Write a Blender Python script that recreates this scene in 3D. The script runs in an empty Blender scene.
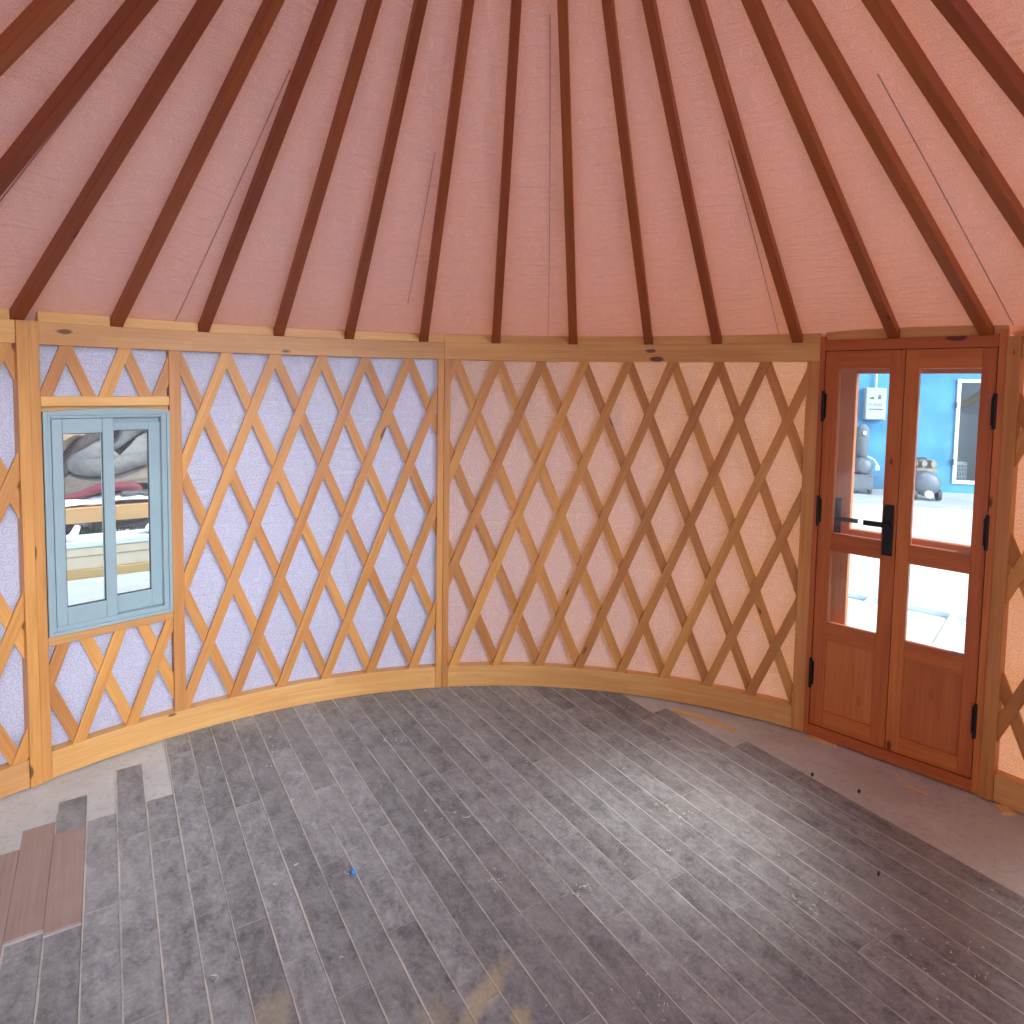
import bpy, math, random
from mathutils import Vector, Matrix, noise
random.seed(7)
SC = bpy.context.scene
COL = SC.collection
PI = math.pi
def rad(d): return d*PI/180.0
# ------------------------------------------------------------------ measures (metres, origin = centre of the yurt floor)
R = 2.435          # inner face of the wall panels
ZT, ZTOP = 1.75, 1.879   # underside / top of the curved top rail
ZNOTCH = 1.838     # where the roof poles sit
ZB = 0.1115        # top of the base rail
APEX = 2.80
CAM = Vector((-0.02768, -0.94968, 1.61549))
PITCH, ROLL, FPX, CY = 0.06411, -0.01546, 643.82, 427.65
OPEN0, OPEN1, OPENR = 101.0, 194.0, 1.12     # gap added in the roof cloth behind the viewer to let light in (degrees, inner radius)

# ------------------------------------------------------------------ materials
def mat(name):
    m = bpy.data.materials.new(name); m.use_nodes = True
    nt = m.node_tree; nt.nodes.clear()
    out = nt.nodes.new('ShaderNodeOutputMaterial')
    return m, nt, out
def nd(nt, typ, ins=None, **kw):
    n = nt.nodes.new(typ)
    for k, v in kw.items(): setattr(n, k, v)
    for k, v in (ins or {}).items():
        s = n.inputs[k]
        if isinstance(v, bpy.types.NodeSocket): nt.links.new(v, s)
        else:
            if isinstance(v, (tuple, list)) and len(v) == 3 and s.type == 'RGBA': v = (*v, 1)
            s.default_value = v
    return n
def math_(nt, op, a, b=0.0, c=None):
    ins = {0: a, 1: b}
    if c is not None: ins[2] = c
    return nd(nt, 'ShaderNodeMath', ins, operation=op).outputs[0]
def mixc(nt, f, a, b, mode='MIX'):
    n = nd(nt, 'ShaderNodeMix', data_type='RGBA', blend_type=mode)
    for i, v in ((0, f), (6, a), (7, b)):
        if isinstance(v, bpy.types.NodeSocket): nt.links.new(v, n.inputs[i])
        else: n.inputs[i].default_value = (*v, 1) if isinstance(v, tuple) and len(v) == 3 else v
    return n.outputs[2]
def ramp(nt, f, stops):
    n = nd(nt, 'ShaderNodeValToRGB', {0: f}); cr = n.color_ramp
    while len(cr.elements) < len(stops): cr.elements.new(0.5)
    for e, (p, c) in zip(cr.elements, stops):
        e.position = p; e.color = (*c, 1) if len(c) == 3 else c
    return n.outputs[0]
def mapr(nt, v, a, b, c=0.0, d=1.0):
    return nd(nt, 'ShaderNodeMapRange', {0: v, 1: a, 2: b, 3: c, 4: d}, clamp=True).outputs[0]
def attr(nt, name='G'):
    return nd(nt, 'ShaderNodeAttribute', attribute_name=name).outputs['Vector']
def scale(nt, v, s):
    return nd(nt, 'ShaderNodeVectorMath', {0: v, 1: s}, operation='MULTIPLY').outputs[0]
def noi(nt, v, s, det=3.0, rough=0.55, dist=0.0):
    return nd(nt, 'ShaderNodeTexNoise', {'Vector': v, 'Scale': s, 'Detail': det, 'Roughness': rough, 'Distortion': dist}).outputs[0]
def principled(nt, out, **ins):
    n = nd(nt, 'ShaderNodeBsdfPrincipled', {k.replace('_', ' '): v for k, v in ins.items()})
    nt.links.new(n.outputs[0], out.inputs[0]); return n
def bump(nt, h, strength=0.3, dist=0.01):
    return nd(nt, 'ShaderNodeBump', {'Strength': strength, 'Distance': dist, 'Height': h}).outputs[0]

def plain(name, col, rough=0.5, metal=0.0, var=0.12, sc=12.0, bmp=0.0):
    m, nt, out = mat(name)
    g = nd(nt, 'ShaderNodeTexCoord').outputs['Object']
    f = noi(nt, g, sc)
    c = mixc(nt, mapr(nt, f, 0.3, 0.7), tuple(x*(1-var) for x in col), tuple(min(1, x*(1+var)) for x in col))
    ins = dict(Base_Color=c, Roughness=rough, Metallic=metal)
    if bmp: ins['Normal'] = bump(nt, noi(nt, g, sc*3), 0.5, bmp)
    principled(nt, out, **ins); return m

def wood(name, light, dark, knot=(0.10, 0.035, 0.012), blocks=0.0, rough=0.45, knots=1.0):
    """G = (along grain, across, depth) in metres, offset per piece."""
    m, nt, out = mat(name)
    g = attr(nt)
    warp = noi(nt, scale(nt, g, (1.2, 9, 9)), 2.0, 2.0)
    st = scale(nt, g, (2.2, 60, 60))
    grain = noi(nt, st, 1.0, 4.0, 0.6, 0.8)
    fine = noi(nt, scale(nt, g, (8, 420, 420)), 1.0, 2.0)
    f = math_(nt, 'ADD', math_(nt, 'MULTIPLY', grain, 0.7), math_(nt, 'MULTIPLY', warp, 0.45))
    c = mixc(nt, mapr(nt, f, 0.38, 0.78), light, dark)
    c = mixc(nt, math_(nt, 'MULTIPLY', mapr(nt, fine, 0.5, 0.75), 0.22), c, dark)
    piece = attr(nt, 'C')
    pv = nd(nt, 'ShaderNodeSeparateXYZ', {0: piece}).outputs[0]
    if blocks:
        x = nd(nt, 'ShaderNodeSeparateXYZ', {0: g})
        layer = math_(nt, 'FLOOR', math_(nt, 'MULTIPLY', x.outputs[1], 1/0.045))
        seg = math_(nt, 'FLOOR', math_(nt, 'ADD', math_(nt, 'MULTIPLY', x.outputs[0], 1/blocks), math_(nt, 'MULTIPLY', layer, 0.37)))
        wn = nd(nt, 'ShaderNodeTexWhiteNoise', {'Vector': nd(nt, 'ShaderNodeCombineXYZ', {0: seg, 1: layer, 2: pv}).outputs[0]}, noise_dimensions='3D').outputs[0]
        c = mixc(nt, math_(nt, 'MULTIPLY', wn, 0.5), c, dark)
    hv = nd(nt, 'ShaderNodeHueSaturation', {'Color': c, 'Value': mapr(nt, pv, 0, 1, 0.84, 1.12), 'Hue': mapr(nt, pv, 0, 1, 0.494, 0.504)}).outputs[0]
    # knots
    kv = nd(nt, 'ShaderNodeTexVoronoi', {'Vector': scale(nt, g, (4.5, 12, 12)), 'Scale': 1.0}, feature='F1')
    kd = math_(nt, 'ADD', kv.outputs['Distance'], math_(nt, 'MULTIPLY', noi(nt, scale(nt, g, (40, 40, 40)), 1.0), 0.05))
    kr = nd(nt, 'ShaderNodeSeparateXYZ', {0: kv.outputs['Color']}).outputs[0]
    big = mapr(nt, kr, 0.52, 1.0, 0.0, 0.19)
    km = mapr(nt, math_(nt, 'SUBTRACT', kd, big), -0.02, 0.03, knots, 0.0)
    hv = mixc(nt, math_(nt, 'MULTIPLY', km, 0.9), hv, knot)
    principled(nt, out, Base_Color=hv, Roughness=rough, Normal=bump(nt, grain, 0.12, 0.002), IOR=1.45)
    return m

M = {}
M['pine'] = wood('pine', (0.66, 0.315, 0.09), (0.48, 0.20, 0.05))
M['rail'] = wood('pine_rail', (0.76, 0.45, 0.165), (0.58, 0.275, 0.08), blocks=0.36)
M['pole'] = wood('pole_wood', (0.36, 0.09, 0.022), (0.24, 0.052, 0.012), knot=(0.05, 0.014, 0.006))
M['door'] = wood('door_wood', (0.60, 0.18, 0.04), (0.42, 0.105, 0.022), knot=(0.09, 0.022, 0.009))
M['panelwood'] = wood('door_panel_wood', (0.62, 0.20, 0.052), (0.46, 0.125, 0.03), blocks=0, knots=0.3)
M['offcut'] = wood('offcut_wood', (0.80, 0.56, 0.27), (0.62, 0.38, 0.15), knots=0.0)
M['outwood'] = wood('outdoor_timber', (0.34, 0.19, 0.075), (0.27, 0.14, 0.05))
M['black'] = plain('black_iron', (0.018, 0.018, 0.02), 0.4, 0.6)
M['pvc'] = plain('window_frame_white', (0.29, 0.385, 0.40), 0.32, var=0.04)
M['rubber'] = plain('dark_gasket', (0.035, 0.05, 0.06), 0.6)
M['ground'] = plain('pale_yard_ground', (0.40, 0.42, 0.42), 0.85, var=0.14, sc=1.5)
M['grey_felt'] = plain('grey_felt', (0.115, 0.112, 0.108), 0.95, var=0.22, sc=25, bmp=0.01)
M['beige_felt'] = plain('beige_felt', (0.22, 0.155, 0.09), 0.95, var=0.2, sc=25, bmp=0.01)
M['taupe_felt'] = plain('taupe_felt', (0.135, 0.108, 0.085), 0.95, var=0.2, sc=25, bmp=0.01)
M['dark_fur'] = plain('dark_matted_felt', (0.045, 0.036, 0.03), 0.95, var=0.6, sc=40, bmp=0.02)
M['red_cloth'] = plain('red_cloth', (0.11, 0.010, 0.018), 0.8)
M['white_cloth'] = plain('white_cloth', (0.82, 0.83, 0.84), 0.8, var=0.05)
M['scrap'] = plain('dark_scrap', (0.055, 0.055, 0.06), 0.7, var=0.6, sc=40)
M['leaf'] = plain('weed_green', (0.10, 0.20, 0.10), 0.6, var=0.5)
M['paleboard'] = plain('pale_board', (0.42, 0.36, 0.28), 0.7, var=0.06)
M['yellowboard'] = wood('yellowish_board', (0.40, 0.29, 0.13), (0.32, 0.21, 0.08), knots=0.0)
M['palepaint'] = plain('pale_blue_painted_board', (0.40, 0.47, 0.48), 0.6, var=0.05)
M['paintwhite'] = plain('white_painted_metal', (0.70, 0.76, 0.78), 0.5, var=0.05)
M['box_grey'] = plain('meter_box_grey', (0.36, 0.41, 0.40), 0.5, var=0.05)
M['ink'] = plain('dark_print', (0.06, 0.07, 0.09), 0.6)
M['steelgrey'] = plain('dusty_grey_steel', (0.12, 0.14, 0.165), 0.5, 0.2, var=0.2)
M['brass'] = plain('dusty_brass', (0.30, 0.26, 0.20), 0.5, 0.3)
M['gunk'] = plain('dark_steel', (0.06, 0.065, 0.075), 0.5, 0.3)
M['room_dark'] = plain('dim_room', (0.17, 0.20, 0.25), 0.7)
M['concrete_out'] = plain('concrete_post', (0.13, 0.15, 0.17), 0.9)
M['bluescrap'] = plain('blue_plastic', (0.02, 0.20, 0.62), 0.5)

def blue_wall():
    m, nt, out = mat('blue_painted_wall')
    g = nd(nt, 'ShaderNodeTexCoord').outputs['Object']
    f = noi(nt, g, 2.2, 5.0)
    c = mixc(nt, mapr(nt, f, 0.35, 0.7), (0.035, 0.185, 0.37), (0.075, 0.28, 0.46))
    sc = noi(nt, scale(nt, g, (30, 30, 7)), 1.0, 3.0, 0.6, 1.5)
    c = mixc(nt, mapr(nt, sc, 0.66, 0.8, 0, 0.45), c, (0.45, 0.62, 0.75))
    principled(nt, out, Base_Color=c, Roughness=0.7)
    return m
M['blue'] = blue_wall()

def fabric(name, base, trans, fac, spec, wr=1.0, rough=0.42, dim=0.84, ps=36.0):
    m, nt, out = mat(name)
    g = attr(nt)
    d = nd(nt, 'ShaderNodeTexNoise', {'Vector': g, 'Scale': 26.0, 'Detail': 1.0}).outputs['Color']
    gw = nd(nt, 'ShaderNodeVectorMath', {0: g, 1: scale(nt, d, (0.6/ps, 0.6/ps, 0))}, operation='ADD').outputs[0]
    v = nd(nt, 'ShaderNodeTexVoronoi', {'Vector': gw, 'Scale': ps}, voronoi_dimensions='2D')
    dv = nd(nt, 'ShaderNodeVectorMath', {0: scale(nt, gw, (ps, ps, 0)), 1: scale(nt, v.outputs['Position'], (ps, ps, 0))}, operation='SUBTRACT').outputs[0]
    x = nd(nt, 'ShaderNodeSeparateXYZ', {0: dv})
    ang = math_(nt, 'ARCTAN2', x.outputs[1], x.outputs[0])
    r = v.outputs['Distance']
    sgn = nd(nt, 'ShaderNodeSeparateXYZ', {0: v.outputs['Color']}).outputs[0]
    sg = math_(nt, 'SUBTRACT', math_(nt, 'MULTIPLY', math_(nt, 'GREATER_THAN', sgn, 0.5), 2.0), 1.0)
    sp = math_(nt, 'SINE', math_(nt, 'ADD', math_(nt, 'MULTIPLY', ang, sg), math_(nt, 'MULTIPLY', r, 15.0)))
    pat = math_(nt, 'MULTIPLY', mapr(nt, sp, 0.15, 0.55), mapr(nt, r, 0.75, 0.6))
    weave = noi(nt, scale(nt, g, (500, 500, 1)), 1.0, 1.0)
    c = mixc(nt, pat, base, tuple(x*dim for x in base))
    fold = noi(nt, scale(nt, g, (5, 1.8, 1)), 1.0, 2.0, 0.5, 0.5)
    fold2 = mapr(nt, noi(nt, scale(nt, g, (4, 24, 1)), 1.0, 2.0, 0.5, 1.2), 0.50, 0.80)
    h = math_(nt, 'ADD', math_(nt, 'MULTIPLY', fold, 1.0), math_(nt, 'MULTIPLY', fold2, 0.28 if spec > 0.5 else 0.07))
    b1 = bump(nt, h, 0.55*wr, 0.045)
    b = nd(nt, 'ShaderNodeBump', {'Strength': 0.25, 'Distance': 0.0015, 'Height': pat, 'Normal': b1}).outputs[0]
    p = nd(nt, 'ShaderNodeBsdfPrincipled', {'Base Color': c, 'Roughness': mapr(nt, pat, 0, 1, rough, rough+0.2), 'Specular IOR Level': spec, 'Normal': b})
    t = nd(nt, 'ShaderNodeBsdfTranslucent', {'Color': mixc(nt, pat, trans, tuple(x*0.95 for x in trans)), 'Normal': b1})
    mx = nd(nt, 'ShaderNodeMixShader', {0: fac, 1: p.outputs[0], 2: t.outputs[0]})
    nt.links.new(mx.outputs[0], out.inputs[0])
    return m
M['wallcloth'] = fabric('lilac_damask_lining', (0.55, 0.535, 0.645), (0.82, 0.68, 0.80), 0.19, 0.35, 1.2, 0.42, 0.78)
M['warmlitcloth'] = fabric('warm_lit_damask_lining', (0.53, 0.46, 0.50), (0.95, 0.41, 0.15), 0.19, 0.35, 1.2, 0.42, 0.80)  # same lining cloth, with the warm light of the right side put into its colour
M['roofcloth'] = fabric('pinkish_damask_roof_lining', (0.66, 0.55, 0.60), (0.95, 0.27, 0.06), 0.084, 0.9, 0.8, 0.30, 0.82, 50.0)
M['seam'] = plain('lining_seam', (0.30, 0.24, 0.30), 0.7)

def glass(name, dust):
    m, nt, out = mat(name)
    g = nd(nt, 'ShaderNodeTexCoord').outputs['Object']
    tr = nd(nt, 'ShaderNodeBsdfTransparent', {0: (0.95, 0.98, 0.98, 1)})
    gl = nd(nt, 'ShaderNodeBsdfGlossy', {'Color': (1, 1, 1, 1), 'Roughness': 0.02})
    fr = nd(nt, 'ShaderNodeFresnel', {0: 1.45})
    mx = nd(nt, 'ShaderNodeMixShader', {0: fr.outputs[0], 1: tr.outputs[0], 2: gl.outputs[0]})
    df = nd(nt, 'ShaderNodeBsdfDiffuse', {0: (0.75, 0.78, 0.8, 1)})
    tl = nd(nt, 'ShaderNodeBsdfTranslucent', {0: (0.75, 0.78, 0.8, 1)})
    dd = nd(nt, 'ShaderNodeMixShader', {0: 0.5, 1: df.outputs[0], 2: tl.outputs[0]})
    f = noi(nt, g, 9.0, 5.0, 0.65)
    m2 = nd(nt, 'ShaderNodeMixShader', {0: mapr(nt, f, 0.35, 0.8, dust*0.5, dust*2.0), 1: mx.outputs[0], 2: dd.outputs[0]})
    nt.links.new(m2.outputs[0], out.inputs[0])
    return m
M['glass'] = glass('window_glass', 0.02)
M['doorglass'] = glass('dusty_door_glass', 0.018)

def planks():
    """G = (along, across 0..w, row id); C = (random, 0, 0)"""
    m, nt, out = mat('dark_dusty_planks')
    g = attr(nt); c3 = attr(nt, 'C')
    w = nd(nt, 'ShaderNodeNewGeometry').outputs['Position']
    s = nd(nt, 'ShaderNodeSeparateXYZ', {0: c3})
    rnd, vl, ul = s.outputs[0], s.outputs[1], s.outputs[2]
    n1 = noi(nt, scale(nt, g, (12, 20, 1)), 1.0, 8.0, 0.74, 0.35)
    n2 = noi(nt, w, 1.6, 4.0, 0.6)
    n3 = noi(nt, w, 70.0, 6.0, 0.78)
    n4 = noi(nt, scale(nt, nd(nt, 'ShaderNodeVectorRotate', {'Vector': w, 'Angle': 0.9}, rotation_type='Z_AXIS').outputs[0], (90, 16, 1)), 1.0, 4.0, 0.7, 0.4)
    base = mixc(nt, mapr(nt, n1, 0.34, 0.68), (0.105, 0.110, 0.115), (0.335, 0.352, 0.355))
    base = mixc(nt, mapr(nt, n3, 0.50, 0.72, 0, 0.55), base, (0.39, 0.40, 0.395))
    base = mixc(nt, mapr(nt, n3, 0.46, 0.34, 0, 0.35), base, (0.07, 0.068, 0.07))
    base = mixc(nt, mapr(nt, n4, 0.56, 0.72, 0, 0.45), base, (0.39, 0.40, 0.395))
    base = nd(nt, 'ShaderNodeHueSaturation', {'Color': base, 'Value': mapr(nt, rnd, 0, 1, 0.82, 1.18)}).outputs[0]
    base = mixc(nt, mapr(nt, n2, 0.48, 0.72, 0, 0.38), base, (0.40, 0.385, 0.36))
    # scratches
    sc = noi(nt, scale(nt, w, (38, 12, 1)), 1.0, 2.0, 0.6, 3.5)
    base = mixc(nt, mapr(nt, math_(nt, 'ABSOLUTE', math_(nt, 'SUBTRACT', sc, 0.5)), 0.0, 0.012, 0.28, 0), base, (0.5, 0.48, 0.45))
    # dust packed along the seams
    sd = noi(nt, scale(nt, g, (4, 1, 1)), 1.0, 3.0, 0.6)
    wid = mapr(nt, sd, 0.3, 0.8, 0.0020, 0.0075)
    e1 = math_(nt, 'LESS_THAN', vl, wid)
    e2 = math_(nt, 'LESS_THAN', ul, 0.0028)
    seam = math_(nt, 'MAXIMUM', math_(nt, 'MULTIPLY', e1, mapr(nt, noi(nt, scale(nt, g, (7, 1, 3)), 1.0, 4.0, 0.7), 0.34, 0.60, 0.35, 1.0)), math_(nt, 'MULTIPLY', e2, 0.55))
    base = mixc(nt, seam, base, (0.55, 0.52, 0.46))
    # yellowish sawdust scuff near the viewer
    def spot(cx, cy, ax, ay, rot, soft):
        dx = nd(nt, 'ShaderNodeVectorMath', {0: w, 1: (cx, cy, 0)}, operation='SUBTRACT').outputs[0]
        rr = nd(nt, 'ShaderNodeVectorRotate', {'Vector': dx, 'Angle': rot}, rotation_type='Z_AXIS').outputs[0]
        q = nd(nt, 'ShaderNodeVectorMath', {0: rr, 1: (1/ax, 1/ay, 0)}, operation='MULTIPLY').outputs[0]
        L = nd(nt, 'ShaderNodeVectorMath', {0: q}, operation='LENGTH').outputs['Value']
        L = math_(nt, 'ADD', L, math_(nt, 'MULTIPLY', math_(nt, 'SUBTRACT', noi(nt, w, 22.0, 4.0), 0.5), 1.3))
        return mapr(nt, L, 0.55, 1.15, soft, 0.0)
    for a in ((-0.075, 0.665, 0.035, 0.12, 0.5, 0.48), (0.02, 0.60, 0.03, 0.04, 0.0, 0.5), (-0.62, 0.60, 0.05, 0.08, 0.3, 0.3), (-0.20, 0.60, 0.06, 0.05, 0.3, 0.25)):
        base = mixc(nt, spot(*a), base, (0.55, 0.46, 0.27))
    principled(nt, out, Base_Color=base, Roughness=mapr(nt, n1, 0.3, 0.7, 0.42, 0.62), Normal=bump(nt, n3, 0.15, 0.002))
    return m
M['plank'] = planks()
def brown():
    m, nt, out = mat('bare_brown_planks')
    g = attr(nt)
    n = noi(nt, scale(nt, g, (3, 90, 1)), 1.0, 4.0)
    n2 = noi(nt, scale(nt, g, (6, 6, 1)), 1.0, 4.0)
    c = mixc(nt, mapr(nt, n, 0.3, 0.75), (0.27, 0.185, 0.155), (0.36, 0.265, 0.225))
    c = mixc(nt, mapr(nt, n2, 0.4, 0.8, 0, 0.4), c, (0.40, 0.33, 0.28))
    principled(nt, out, Base_Color=c, Roughness=0.6)
    return m
M['brownplank'] = brown()
def slab():
    m, nt, out = mat('rough_concrete_slab')
    w = nd(nt, 'ShaderNodeNewGeometry').outputs['Position']
    n1 = noi(nt, w, 3.0, 5.0, 0.65); n2 = noi(nt, w, 40.0, 5.0, 0.7)
    c = mixc(nt, mapr(nt, n1, 0.3, 0.7), (0.44, 0.435, 0.41), (0.61, 0.62, 0.59))
    c = mixc(nt, mapr(nt, n2, 0.52, 0.75, 0, 0.5), c, (0.27, 0.25, 0.22))
    principled(nt, out, Base_Color=c, Roughness=0.85, Normal=bump(nt, n2, 0.4, 0.004))
    return m
M['slab'] = slab()

# ------------------------------------------------------------------ mesh helper
class MB:
    def __init__(s): s.v = []; s.f = []; s.g = []; s.c = []; s.mi = []
    def add(s, verts, faces, g, c=None, mi=0):
        o = len(s.v); s.v += [tuple(v) for v in verts]; s.g += [tuple(x) for x in g]
        s.c += c if isinstance(c, list) else [c or (0.5, 0, 0)]*len(verts)
        s.f += [tuple(i+o for i in f) for f in faces]; s.mi += [mi]*len(faces)
    def box(s, p0, p1, xf=None, axis=0, c=None, mi=0):
        """axis-aligned box p0..p1 in local space, xf maps to world; axis = grain direction"""
        off = (random.uniform(0, 50), random.uniform(0, 50), random.uniform(0, 50))
        c = c or (random.random(), random.random(), random.random())
        vs, gs = [], []
        for i in range(8):
            p = Vector((p1[0] if i & 1 else p0[0], p1[1] if i & 2 else p0[1], p1[2] if i & 4 else p0[2]))
            q = [p[axis], p[(axis+1) % 3], p[(axis+2) % 3]]
            gs.append([q[k]+off[k] for k in range(3)]); vs.append(xf @ p if xf else p)
        s.add(vs, [(0,2,3,1),(4,5,7,6),(0,1,5,4),(2,6,7,3),(0,4,6,2),(1,3,7,5)], gs, c, mi)
    def sector(s, a0, a1, r0, r1, z0, z1, n=24, c=None, off=None, ztop=None, mi=0):
        """curved bar; angles in degrees from +y clockwise"""
        off = off or (random.uniform(0, 50), random.uniform(0, 50), random.uniform(0, 50))
        c = c or (random.random(), random.random(), random.random())
        vs, gs, fs = [], [], []
        for i in range(n+1):
            a = rad(a0+(a1-a0)*i/n)
            for (r, z) in ((r0, z0), (r1, z0), (r1, z1), (r0, z1)):
                vs.append((r*math.sin(a), r*math.cos(a), z)); gs.append((R*a+off[0], z+off[1], r+off[2]))
            if i:
                b = 4*i
                for k in range(4):
                    k2 = (k+1) % 4; fs.append((b-4+k, b-4+k2, b+k2, b+k))
        fs += [(3, 2, 1, 0), (4*n, 4*n+1, 4*n+2, 4*n+3)]
        s.add(vs, fs, gs, c, mi)
    def tube(s, pts, rr, n=10, c=None):
        rs = rr if isinstance(rr, list) else [rr]*len(pts)
        pts = [Vector(p) for p in pts]; vs, gs, fs = [], [], []; L = 0
        up = None
        for i, p in enumerate(pts):
            d = (pts[min(i+1, len(pts)-1)]-pts[max(i-1, 0)]).normalized()
            if up is None: up = d.orthogonal().normalized()
            up = (up-d*up.dot(d)).normalized(); sd = d.cross(up)
            if i: L += (p-pts[i-1]).length
            for k in range(n):
                a = 2*PI*k/n; vs.append(p+(up*math.cos(a)+sd*math.sin(a))*rs[i]); gs.append((L, a*rs[i], 0))
            if i:
                b = n*i
                for k in range(n): fs.append((b-n+k, b-n+(k+1) % n, b+(k+1) % n, b+k))
        fs += [tuple(range(n-1, -1, -1)), tuple(range(len(vs)-n, len(vs)))]
        s.add(vs, fs, gs, c)
    def build(s, name, m, parent=None, bevel=0.0, smooth=False, sub=0, loc=None):
        me = bpy.data.meshes.new(name)
        o = bpy.data.objects.new(name, me)
        vs = s.v
        if loc is not None: vs = [Vector(v)-Vector(loc) for v in s.v]; o.location = loc
        me.from_pydata(vs, [], s.f)
        a = me.attributes.new('G', 'FLOAT_VECTOR', 'POINT'); a.data.foreach_set('vector', [x for g in s.g for x in g])
        a = me.attributes.new('C', 'FLOAT_VECTOR', 'POINT'); a.data.foreach_set('vector', [x for g in s.c for x in g])
        for mm in (m if isinstance(m, (list, tuple)) else [m]): me.materials.append(mm)
        me.polygons.foreach_set('material_index', s.mi)
        if smooth: me.polygons.foreach_set('use_smooth', [True]*len(me.polygons))
        me.update()
        if bevel:
            b = o.modifiers.new('edge', 'BEVEL'); b.width = bevel; b.segments = 2; b.limit_method = 'ANGLE'; b.angle_limit = rad(50)
        if sub:
            b = o.modifiers.new('sub', 'SUBSURF'); b.levels = sub; b.render_levels = sub
        COL.objects.link(o)
        if parent is not None: o.parent = parent; o.matrix_parent_inverse = parent.matrix_world.inverted() if False else Matrix.Identity(4)
        if parent is not None and loc is None: pass
        return o
def empty(name, loc=(0, 0, 0)):
    o = bpy.data.objects.new(name, None); COL.objects.link(o); o.location = loc
    o.empty_display_size = 0.1
    return o
def tag(o, label, cat, group=None, kind=None):
    o['label'] = label; o['category'] = cat
    if group: o['group'] = group
    if kind: o['kind'] = kind
    return o
def struct(o, label=None, cat=None):
    o['kind'] = 'structure'
    if label: o['label'] = label
    if cat: o['category'] = cat
    return o
def polar(a, r, z): return Vector((r*math.sin(rad(a)), r*math.cos(rad(a)), z))
def thing(name, loc, label, cat, group=None):
    return tag(empty(name, loc), label, cat, group)
def part(mb, name, m, par, **kw):
    """mesh given in world coordinates, parented to an unrotated Empty"""
    o = mb.build(name, m, par, **kw)
    base = par.location.copy(); p = par.parent
    while p is not None: base += p.location; p = p.parent
    o.location = o.location-base
    return o

# ------------------------------------------------------------------ camera
cam = bpy.data.cameras.new('camera'); co = bpy.data.objects.new('camera', cam); COL.objects.link(co)
fw = Vector((0, math.cos(PITCH), -math.sin(PITCH))); rt = Vector((1, 0, 0)); dn = fw.cross(rt)
rt2 = rt*math.cos(ROLL)+dn*math.sin(ROLL); dn2 = -rt*math.sin(ROLL)+dn*math.cos(ROLL)
mx = Matrix((rt2, -dn2, -fw)).transposed().to_4x4(); mx.translation = CAM
co.matrix_world = mx
cam.sensor_width = 36; cam.sensor_fit = 'HORIZONTAL'; cam.lens = 36*FPX/1024
cam.shift_y = -(512-CY)/1024
cam.clip_start = 0.02; cam.clip_end = 300
SC.camera = co

# ------------------------------------------------------------------ setting: slab, planks, lining, roof
mb = MB()
n = 96
mb.add([(0, 0, -0.008)]+[(2.62*math.sin(2*PI*i/n), 2.62*math.cos(2*PI*i/n), -0.008) for i in range(n)]
       +[(2.62*math.sin(2*PI*i/n), 2.62*math.cos(2*PI*i/n), -0.06) for i in range(n)],
       [(0, 1+(i+1) % n, 1+i) for i in range(n)]+[(1+i, 1+(i+1) % n, 1+n+(i+1) % n, 1+n+i) for i in range(n)], [(0, 0, 0)]*(2*n+1))
struct(mb.build('floor', M['slab']), 'bare grey concrete slab showing round the edge of the planks', 'floor')

UD = Vector((math.sin(rad(32.3)), -math.cos(rad(32.3)), 0)); VD = Vector((math.cos(rad(32.3)), math.sin(rad(32.3)), 0))
V0, PW = -0.718, 0.0948
def clip_circle(v0, v1, u0, u1, rr):
    """polygon of the strip v0..v1, u0..u1 inside the circle"""
    pts = []
    def lim(v): return math.sqrt(max(0, rr*rr-v*v))
    k = 6
    top = []; bot = []
    for i in range(k+1):
        v = v0+(v1-v0)*i/k; L = lim(v)
        top.append((max(u0, -L), v)); bot.append((min(u1, L), v))
    if max(b[0]-t[0] for t, b in zip(top, bot)) < 0.01: return None
    bot = [(max(b[0], t[0]+1e-4), b[1]) for t, b in zip(top, bot)]
    return top, bot
starts = {-2: -1.894, -1: -2.001, 0: -2.1265, 1: -1.946, 2: -2.255, 3: -1.963, 26: -1.46, 27: -1.05}
brownr = {-2: (-1.894, -1.40), -1: (-2.001, -1.457), 0: (-1.92, -1.434)}
mb = MB()
rs = random.Random(3)
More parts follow.
